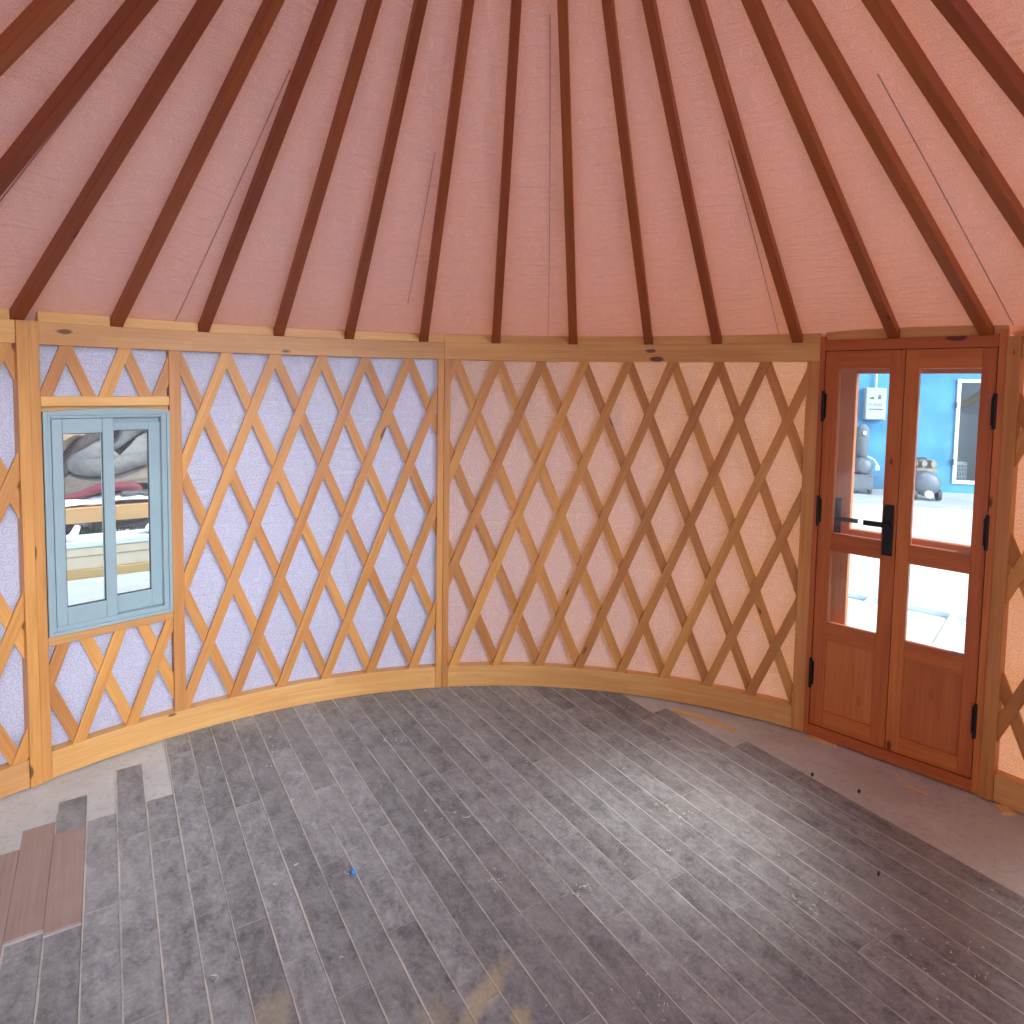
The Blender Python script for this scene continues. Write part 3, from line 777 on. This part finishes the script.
for i, x in enumerate((-0.815, -0.775, -0.735, -0.70, -0.665, -0.635)):
    mb.box((x, -0.146, 1.305), (x+0.005, -0.1425, 1.335), XB); mb.box((x+0.005, -0.146, 1.318), (x+0.02, -0.1425, 1.323), XB); mb.box((x+0.02, -0.146, 1.300), (x+0.025, -0.1425, 1.335), XB)
part(mb, 'lettering', M['ink'], me)
mb = MB(); mb.tube([XB @ Vector((-0.70, -0.05, 1.684)), XB @ Vector((-0.70, -0.05, 2.55))], 0.016, 10); part(mb, 'conduit', M['paintwhite'], me)
# air compressor: tank, pump, motor, wheels
def dome_tank(mb, xf, y0, y1, z, r, x):
    pts, rr = [], []
    for i in range(5): a = i/4*PI/2; pts.append(xf @ Vector((x, y0-r*0.45*math.cos(a), z))); rr.append(max(0.004, r*math.sin(a)))
    for i in range(5): a = i/4*PI/2; pts.append(xf @ Vector((x, y1+r*0.45*math.sin(a), z))); rr.append(max(0.004, r*math.cos(a)))
    mb.tube(pts, rr, 28)
ac = thing('air_compressor', tuple(XB @ Vector((-0.28, -0.75, -0.06))), 'dusty grey air compressor with round tank by the blue wall, right of the meter box', 'air compressor')
XC = XB @ Matrix.Translation((-0.39, 0, 0))
mb = MB(); dome_tank(mb, XC, -1.05, -0.35, 0.20, 0.195, 0.20); part(mb, 'tank', M['steelgrey'], ac, smooth=True)
for x in (0.03, 0.37):
    mb = MB()
    pts = [XC @ Vector((x+0.0, -1.02, 0.03)), XC @ Vector((x+0.05, -1.02, 0.03))]
    mb.tube([XC @ Vector((x-0.02, -1.02, 0.03)), XC @ Vector((x+0.03, -1.02, 0.03))], 0.085, 24); part(mb, 'wheel', M['gunk'], ac)
mb = MB(); mb.tube([XC @ Vector((0.19, -1.20, 0.055)), XC @ Vector((0.19, -1.13, 0.055))], 0.055, 20); part(mb, 'drain_cap', M['paintwhite'], ac)
mb = MB()
for i, x in enumerate((0.07, 0.20, 0.33)):
    for k in range(5):
        mb.tube([XC @ Vector((x, -0.80, 0.385+0.032*k)), XC @ Vector((x, -0.80, 0.402+0.032*k))], 0.062, 16)
    mb.tube([XC @ Vector((x, -0.80, 0.38)), XC @ Vector((x, -0.80, 0.555))], 0.046, 16)
    mb.tube([XC @ Vector((x, -0.85, 0.50)), XC @ Vector((x, -0.91, 0.50))], 0.040, 14)
mb.box((0.0, -0.88, 0.375), (0.40, -0.70, 0.42), XC)
part(mb, 'pump', M['brass'], ac)
mb = MB()
mb.tube([XC @ Vector((0.06, -0.52, 0.48)), XC @ Vector((0.34, -0.52, 0.48))], 0.085, 20); part(mb, 'motor', M['gunk'], ac)
mb = MB(); mb.tube([XC @ Vector((0.02, -1.1, 0.40)), XC @ Vector((-0.03, -1.22, 0.50)), XC @ Vector((-0.03, -1.24, 0.60))], 0.014, 8); part(mb, 'push_handle', M['gunk'], ac)
# upright machine under the meter box
um = thing('tank_machine', tuple(XB @ Vector((-1.06, -0.5, -0.06))), 'dusty upright grey machine with a small white gauge, below the meter box', 'machine')
XC = XB @ Matrix.Translation((-0.13, 0, 0))
mb = MB(); mb.box((-1.02, -0.72, 0.02), (-0.72, -0.30, 0.24), XC); mb.box((-1.03, -0.73, 0.24), (-0.71, -0.29, 0.262), XC); part(mb, 'base_cart', M['steelgrey'], um, bevel=0.008)
for x in (-0.98, -0.76):
    mb = MB(); mb.tube([XC @ Vector((x-0.02, -0.66, 0.0)), XC @ Vector((x+0.02, -0.66, 0.0))], 0.062, 18); part(mb, 'wheel', M['gunk'], um)
mb = MB(); mb.tube([XC @ Vector((-0.87, -0.74, 0.40)), XC @ Vector((-0.87, -0.70, 0.40)), XC @ Vector((-0.87, -0.34, 0.40)), XC @ Vector((-0.87, -0.30, 0.40))], [0.09, 0.135, 0.135, 0.09], 24); part(mb, 'drum', M['steelgrey'], um, smooth=True)
mb = MB(); mb.tube([XC @ Vector((-0.86, -0.50, z)) for z in (0.50, 0.56, 1.0, 1.08)], [0.05, 0.10, 0.10, 0.04], 22); part(mb, 'upright_tank', M['concrete_out'], um, smooth=True)
mb = MB(); mb.tube([XC @ Vector((-0.86, -0.61, 0.94)), XC @ Vector((-0.86, -0.635, 0.94))], 0.028, 16); part(mb, 'gauge', M['paintwhite'], um)
mb = MB(); mb.tube([XC @ Vector(p) for p in ((-0.78, -0.50, 0.55), (-0.68, -0.52, 0.50), (-0.63, -0.54, 0.42), (-0.63, -0.55, 0.36))], 0.013, 8); mb.box((-0.66, -0.57, 0.33), (-0.60, -0.53, 0.40), XC); part(mb, 'hose', M['paintwhite'], um)
# pale metal rack lying on the yard near the door
XR = Matrix.Translation((3.02, 3.45, -0.06)) @ Matrix.Rotation(-0.72, 4, 'Z')
rk = thing('metal_rack', tuple(XR @ Vector((0, 0, 0))), 'pale blue metal frame lying on the yard beyond the lower door panes', 'metal frame')
M['rack'] = plain('pale_blue_metal', (0.50, 0.66, 0.72), 0.5, 0.2)
for y in (-0.42, 0.42):
    mb = MB(); mb.box((-0.75, y-0.02, 0.0), (0.75, y+0.02, 0.035), XR); part(mb, 'rail', M['rack'], rk)
for x in (-0.55, 0.0, 0.55):
    mb = MB(); mb.box((x-0.018, -0.399, 0.0), (x+0.018, 0.399, 0.033), XR); part(mb, 'rung', M['rack'], rk)

# ------------------------------------------------------------------ outside, beyond the window
FW = Vector((-0.5373, 0.8434, 0)); RX = Vector((0.8434, 0.5373, 0)); C0 = Vector((CAM.x, CAM.y, 0))
XO = Matrix(((RX.x, FW.x, 0, C0.x), (RX.y, FW.y, 0, C0.y), (0, 0, 1, 0), (0, 0, 0, 1)))   # x right, y away, z up
G0 = -0.06
bn = thing('timber_bench', tuple(XO @ Vector((0, 6.7, G0))), 'low timber bench outside the window, piled with old felts', 'bench')
mb = MB(); mb.box((-1.5, 6.42, 0.415), (1.3, 6.50, 0.545), XO); part(mb, 'front_beam', M['outwood'], bn, bevel=0.005)
mb = MB(); mb.box((-1.5, 6.502, 0.50), (1.3, 7.3, 0.54), XO); part(mb, 'top', M['outwood'], bn)
for x in (-1.4, -0.9, 0.75, 1.2):
    for y in (6.55, 7.18):
        mb = MB(); mb.box((x, y, G0), (x+0.09, y+0.09, 0.499), XO, 2); part(mb, 'leg', M['outwood'], bn)
# folded felts: thick rounded ribbons run back over the bench
def smooth(pts, k=6):
    out = []; P = [pts[0]]+list(pts)+[pts[-1]]
    for i in range(1, len(P)-2):
        for j in range(k):
            t = j/k; a, b, c, d = (Vector(P[i+q]) for q in (-1, 0, 1, 2))
            out.append(0.5*((2*b)+(c-a)*t+(2*a-5*b+4*c-d)*t*t+(3*b-a-3*c+d)*t**3))
    out.append(Vector(P[-2])); return out
def felt(name, m, pts, th, y0, y1, label, cat, group='felts piled on the bench', wr=0.03, seed=0):
    """pts: folded run in (x, z) as seen from the front, thickness th, depth y0..y1"""
    c = smooth([Vector((p[0], p[1])) for p in pts]); n = len(c)
    L, Rr = [], []
    for i in range(n):
        d = (c[min(n-1, i+1)]-c[max(0, i-1)]).normalized(); nn = Vector((-d.y, d.x))
        e = min(1, min(i, n-1-i)/2.0+0.45)
        L.append(c[i]+nn*th/2*e); Rr.append(c[i]-nn*th/2*e)
    ring = L+Rr[::-1]; k = len(ring); mid = c+c[::-1]
    K = 9; vs, fs = [], []
    for j in range(K):
        t = j/(K-1); y = y0+(y1-y0)*t
        sh = 0.35 if j in (0, K-1) else (0.8 if j in (1, K-2) else 1)
        for q in range(k):
            p = mid[q]+(ring[q]-mid[q])*sh
            o = noise.noise_vector(Vector((p.x*6, y*5, p.y*6+seed)))*wr+noise.noise_vector(Vector((p.x*19, y*13, p.y*19+seed)))*wr*0.45
            vs.append(XO @ Vector((p.x+o.x, y+o.y, p.y+o.z)))
        if j:
            b = j*k
            for q in range(k): fs.append((b-k+q, b-k+(q+1) % k, b+(q+1) % k, b+q))
    fs += [tuple(range(k-1, -1, -1)), tuple(range((K-1)*k, K*k))]
    mb = MB(); mb.add(vs, fs, [(0, 0, 0)]*len(vs))
    return tag(mb.build(name, m, smooth=True, sub=1), label, cat, group)
def px(x, y): return ((x-104)*0.00978, 1.6155-6.4*(0.0694+0.001285*(y-434)))
def P(*l): return [px(*q) for q in l]
felt('white_sheet', M['white_cloth'], P((40, 508), (70, 505), (100, 506), (130, 503), (150, 505), (175, 503)), 0.07, 6.44, 7.1, 'white plastic sheet spread under the felts on the bench', 'sheet', seed=1)
felt('white_bundle', M['white_cloth'], P((52, 500), (58, 488), (63, 478), (66, 492), (62, 500)), 0.12, 6.5, 7.0, 'white bundle squeezed in at the left end of the felt pile', 'bundle', seed=2)
felt('red_cloth', M['red_cloth'], P((74, 502), (90, 498), (105, 493), (122, 491), (132, 496)), 0.075, 6.45, 6.9, 'dark red cloth pressed under the taupe felt', 'cloth', seed=3)
felt('dark_rag', M['scrap'], P((118, 502), (128, 498), (140, 500), (158, 497)), 0.05, 6.43, 6.9, 'dark torn rag at the right end of the bench', 'rag', seed=4, wr=0.06)
felt('taupe_felt', M['taupe_felt'], P((66, 502), (72, 492), (76, 484), (90, 487), (110, 486), (130, 482), (150, 490), (168, 488)), 0.12, 6.5, 7.2, 'flattened taupe felt under the grey rolled felt', 'felt', seed=5)
felt('grey_felt', M['grey_felt'], P((128, 446), (138, 438), (148, 440), (151, 448), (145, 458), (132, 468), (116, 475), (100, 478), (86, 475), (80, 467), (84, 458), (95, 450), (108, 447)), 0.082, 6.46, 7.2, 'thick grey felt rolled over itself in the middle of the pile', 'felt', seed=6, wr=0.02)
felt('grey_felt', M['grey_felt'], P((92, 466), (101, 462), (113, 464), (126, 458), (137, 449)), 0.07, 6.50, 7.2, 'inner grey felt folded up inside the grey roll', 'felt', seed=7, wr=0.015)
felt('grey_felt', M['grey_felt'], P((110, 455), (118, 446), (122, 436), (128, 428), (140, 426), (156, 430), (168, 424)), 0.085, 6.49, 7.2, 'light grey felt bunched on top right of the pile', 'felt', seed=8, wr=0.02)
felt('beige_felt', M['beige_felt'], P((46, 470), (56, 462), (64, 452), (70, 442), (76, 434), (86, 426)), 0.22, 6.45, 7.2, 'beige felt hanging over the upper left of the pile', 'felt', seed=9)
felt('beige_felt', M['beige_felt'], P((128, 484), (142, 477), (154, 466), (166, 456)), 0.15, 6.60, 7.2, 'beige felt peeping out right below the grey roll', 'felt', seed=10)
felt('dark_felt', M['dark_fur'], P((70, 484), (74, 474), (80, 462), (86, 450), (94, 441), (102, 434), (112, 428)), 0.13, 6.52, 7.2, 'dark matted felt between the beige felt and the grey roll', 'felt', seed=11, wr=0.05)
felt('dark_felt', M['dark_fur'], P((40, 480), (70, 470), (110, 455), (150, 445), (180, 450)), 0.62, 6.82, 7.25, 'dark felt filling the back of the pile', 'felt', seed=12, wr=0.05)
felt('grey_felt', M['grey_felt'], P((30, 425), (80, 412), (120, 408), (170, 412), (190, 430)), 0.30, 6.55, 7.2, 'grey felt lying across the very top of the pile', 'felt', seed=13, wr=0.03)
# weeds and dark net below the bench
mb = MB(); rw = random.Random(5)
for i in range(900):
    x = rw.uniform(-0.7, 0.7); y = rw.uniform(6.62, 7.4); h = rw.uniform(0.10, 0.42)*(1 if -0.15 < x < 0.12 else 0.7); a = rw.uniform(0, 6.28)
    b = XO @ Vector((x, y, G0)); t = b+Vector((math.cos(a)*0.07, math.sin(a)*0.07, h)); w = Vector((-math.sin(a), math.cos(a), 0))*0.012
    m_ = (b+t)/2+Vector((0, 0, h*0.12))
    mb.add([b-w*0.5, b+w*0.5, m_+w, t, m_-w], [(0, 1, 2, 4), (4, 2, 3)], [(0, 0, 0)]*5)
tag(mb.build('weeds', M['leaf']), 'green weeds growing in the shade under the bench', 'weeds', kind='stuff')
felt('dark_net', M['scrap'], [(-0.80, 0.02), (-0.5, 0.20), (-0.2, 0.12), (0.05, 0.22), (0.35, 0.2), (0.8, 0.1)], 0.24, 7.42, 7.9, 'dark crumpled netting lying behind the legs of the bench', 'net', None, wr=0.08, seed=14)
# stack of pale boards in front of the bench
M['plinth'] = plain('pale_plinth_concrete', (0.30, 0.33, 0.335), 0.8, var=0.1)
mb = MB(); mb.box((-2.2, 4.9, G0), (2.0, 6.405, 0.0395), XO); tag(mb.build('concrete_plinth', M['plinth'], bevel=0.008), 'low pale concrete plinth carrying the board stack outside the window', 'plinth')
z = 0.04
for i, (h, d, m, lab) in enumerate(((0.075, 0.0, 'yellowboard', 'bottom yellowish board of the stack outside the window'), (0.105, 0.01, 'paleboard', 'pale middle board of the stack outside the window'), (0.07, 0.005, 'paleboard', 'pale third board of the stack outside the window'), (0.045, 0.0, 'palepaint', 'pale blue topmost board of the stack outside the window'))):
    mb = MB(); mb.box((-1.6, 6.04+d, z), (1.4, 6.36+d, z+h-0.002), XO)
    tag(mb.build('board', M[m], bevel=0.004), lab, 'board', 'boards stacked outside the window'); z += h
bt = MB(); bt.tube([XO @ Vector(p) for p in ((-0.26, 6.10, z+0.028), (-0.22, 6.12, z+0.035), (-0.19, 6.18, z+0.10))], [0.028, 0.032, 0.022], 12)
tag(bt.build('white_stake', M['white_cloth'], smooth=True), 'short white stake poking up on the board stack', 'stake')
bt = MB()
pr = [(0.26, 0.16, 0.0), (0.40, 0.16, 0.0), (0.42, 0.18, 0.05), (0.34, 0.12, 0.13), (0.28, 0.18, 0.05)]
vs = []
for (x, s_, h) in pr:
    vs += [XO @ Vector((x, 6.10, z+h)), XO @ Vector((x, 6.10+s_, z+h))]
bt.add(vs, [(0, 2, 4, 6, 8), (9, 7, 5, 3, 1), (0, 1, 3, 2), (2, 3, 5, 4), (4, 5, 7, 6), (6, 7, 9, 8), (8, 9, 1, 0)], [(0, 0, 0)]*10)
tag(bt.build('white_bag', M['white_cloth'], smooth=True, sub=2), 'small white bag peaked on the board stack', 'bag')

# ------------------------------------------------------------------ bits on the floor
def stick(name, pts, w, h, label, cat, m='offcut', group=None):
    mb = MB(); vs, gs, fs = [], [], []; L = 0
    c = (random.random(), 0, 0)
    for i, p in enumerate(pts):
        p = Vector(p); d = (Vector(pts[min(i+1, len(pts)-1)])-Vector(pts[max(0, i-1)])).normalized(); s_ = Vector((-d.y, d.x, 0))
        ww = w if isinstance(w, (int, float)) else w[i]
        if i: L += (p-Vector(pts[i-1])).length
        for a, b in ((-1, 0), (1, 0), (1, 1), (-1, 1)): vs.append(p+s_*a*ww/2+Vector((0, 0, b*h))); gs.append((L, a*ww/2+5, b*h))
        if i:
            q = 4*i
            for k in range(4): fs.append((q-4+k, q-4+(k+1) % 4, q+(k+1) % 4, q+k))
    nn = 4*(len(pts)-1); fs += [(3, 2, 1, 0), (nn, nn+1, nn+2, nn+3)]
    mb.add(vs, fs, gs, c); return tag(mb.build(name, M[m]), label, cat, group)
ZS = -0.0078
stick('wood_strip', [(0.801, 2.200, ZS), (0.86, 2.170, ZS), (0.924, 2.135, ZS), (0.97, 2.085, ZS), (1.056, 2.019, ZS)], 0.030, 0.009, 'thin pale offcut strip lying on the concrete along the back wall', 'wood strip')
stick('wood_offcut', [(1.921, 1.485, ZS), (1.914, 1.435, ZS)], 0.047, 0.012, 'short square-cut wood offcut on the concrete at the right door jamb', 'offcut')
stick('splintered_strip', [(1.383, 1.985, ZS), (1.41, 1.955, ZS), (1.44, 1.935, ZS), (1.479, 1.895, ZS)], [0.018, 0.030, 0.022, 0.010], 0.008, 'splintered wood strip on the concrete below the left door leaf', 'wood strip')
stick('wood_splinter', [(1.62, 1.62, ZS), (1.68, 1.55, ZS)], 0.006, 0.004, 'thin pale splinter on bare concrete in front of the door', 'splinter')
stick('wood_splinter', [(1.79, 1.21, ZS), (1.83, 1.18, ZS)], 0.012, 0.004, 'small pale chip on bare concrete near the right edge', 'splinter')
for (x, y, s, lab) in ((1.261, 1.669, 0.009, 'dark pebble at the edge of the planks in front of the left door leaf'), (1.222, 1.108, 0.007, 'small dark pebble on the planks right of the bright patch'), (1.40, 1.56, 0.009, 'dark pebble at the plank edge in front of the right door leaf')):
    bm_ = MB(); pts = [(x, y, -0.006+s*0.02), (x+s*0.2, y, s*0.4), (x, y+s*0.2, s*0.9)]
    if x == 1.222: pts = [(a, b, c_+0.006) for a, b, c_ in pts]
    bm_.tube(pts, [s*0.55, s*0.7, s*0.25], 7); tag(bm_.build('pebble', M['gunk'], smooth=True), lab, 'pebble')
b = MB(); b.tube([(-0.538, 1.076, 0.004), (-0.530, 1.078, 0.008), (-0.521, 1.072, 0.005)], [0.004, 0.009, 0.004], 7)
tag(b.build('plastic_scrap', M['bluescrap']), 'tiny bright blue plastic scrap lying on the planks', 'scrap')
# wood shavings, crumbs and grit strewn everywhere
mb = MB(); rw = random.Random(11)
spots = [(0.66, 1.40, 0.05), (-0.543, 1.887, 0.03), (-0.06, 1.06, 0.02), (0.224, 1.02, 0.02), (0.387, 0.653, 0.03), (0.954, 1.022, 0.05), (1.1, 0.85, 0.10), (-1.05, 1.75, 0.08), (1.25, 0.8, 0.08)]
for i in range(560):
    if i < 130:
        cx, cy, sp = spots[i % len(spots)]; x, y = rw.gauss(cx, sp), rw.gauss(cy, sp)
    else:
        a = rw.uniform(-PI, PI); q = 2.3*math.sqrt(rw.random()); x, y = q*math.sin(a), q*math.cos(a)
        if y < -0.9: continue
    if math.hypot(x, y) > 2.38: continue
    v = x*VD.x+y*VD.y; z = 0.0005 if -0.33 < v < 1.92 else -0.0075
    L = rw.uniform(0.003, 0.011)*(2.6 if rw.random() < 0.06 else 1); w = rw.uniform(0.0012, 0.003); a = rw.uniform(0, PI)
    d = Vector((math.cos(a), math.sin(a), 0)); s_ = Vector((-d.y, d.x, 0)); vs, fs = [], []
    cu = rw.uniform(-0.5, 0.5)*L
    for j in range(4):
        t = j/3-0.5; p = Vector((x, y, z+0.0012))+d*L*t+s_*cu*(t*t*4)
        for e, h in ((-1, 0), (1, 0), (0, 1)): vs.append(p+s_*e*w*0.5+Vector((0, 0, h*0.0022-0.0012)))
        if j:
            q = 3*j
            for k in range(3): fs.append((q-3+k, q-3+(k+1) % 3, q+(k+1) % 3, q+k))
    fs += [(2, 1, 0), (9, 10, 11)]
    mb.add(vs, fs, [(0, 0, 0)]*len(vs))
M['shaving'] = plain('wood_shavings', (0.70, 0.64, 0.54), 0.8)
tag(mb.build('wood_shavings', M['shaving']), 'pale wood shavings and crumbs strewn over the dark planks', 'shavings', kind='stuff')

# ------------------------------------------------------------------ light: open sky, hazy sun and two added bright sky lobes
def sun(name, az, el, energy, col, angle):
    l = bpy.data.lights.new(name, 'SUN'); l.energy = energy; l.color = col; l.angle = rad(angle)
    o = bpy.data.objects.new(name, l); COL.objects.link(o)
    d = Vector((math.sin(rad(az))*math.cos(rad(el)), math.cos(rad(az))*math.cos(rad(el)), math.sin(rad(el))))
    o.rotation_euler = d.to_track_quat('Z', 'Y').to_euler(); o.location = d*8+Vector((0, 0, 3)); return o
sun('sun', 70, 40, 10.0, (1.0, 0.96, 0.90), 2)
w = bpy.data.worlds.new('world'); SC.world = w; w.use_nodes = True
nt = w.node_tree; nt.nodes.clear()
tc = nd(nt, 'ShaderNodeTexCoord').outputs['Generated']
zz = nd(nt, 'ShaderNodeSeparateXYZ', {0: tc}).outputs[2]
cl = ramp(nt, mapr(nt, zz, 0.0, 1.0), [(0.0, (0.92, 0.95, 1.0)), (0.35, (0.72, 0.83, 1.0)), (1.0, (0.45, 0.63, 1.0))])
def added_lobe(cl, az, el, r0, r1, col):  # bright lobe added to the sky to throw light into the yurt
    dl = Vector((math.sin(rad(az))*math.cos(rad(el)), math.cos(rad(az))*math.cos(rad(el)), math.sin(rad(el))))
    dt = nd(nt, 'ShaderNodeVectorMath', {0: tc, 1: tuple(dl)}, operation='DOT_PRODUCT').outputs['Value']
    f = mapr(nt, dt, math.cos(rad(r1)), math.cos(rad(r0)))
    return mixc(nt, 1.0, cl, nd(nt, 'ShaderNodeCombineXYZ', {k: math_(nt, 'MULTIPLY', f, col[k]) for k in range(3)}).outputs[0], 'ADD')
cl = added_lobe(cl, 205, 60, 2.5, 7.0, (225.0, 225.0, 225.0))  # added high lobe, makes the bright patch on the floor
cl = added_lobe(cl, 143, 22, 8, 26, (41.0, 47.0, 54.0))  # added low lobe, lights the left wall through the roof gap
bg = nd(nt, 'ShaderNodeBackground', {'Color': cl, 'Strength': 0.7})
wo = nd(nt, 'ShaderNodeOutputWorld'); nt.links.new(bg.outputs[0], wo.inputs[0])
SC.view_settings.view_transform = 'Standard'; SC.view_settings.look = 'None'
SC.view_settings.gamma = 1; SC.view_settings.use_curve_mapping = False
SC.view_settings.exposure = -0.33
SC.cycles.max_bounces = 12; SC.cycles.diffuse_bounces = 6; SC.cycles.transmission_bounces = 8; SC.cycles.transparent_max_bounces = 12
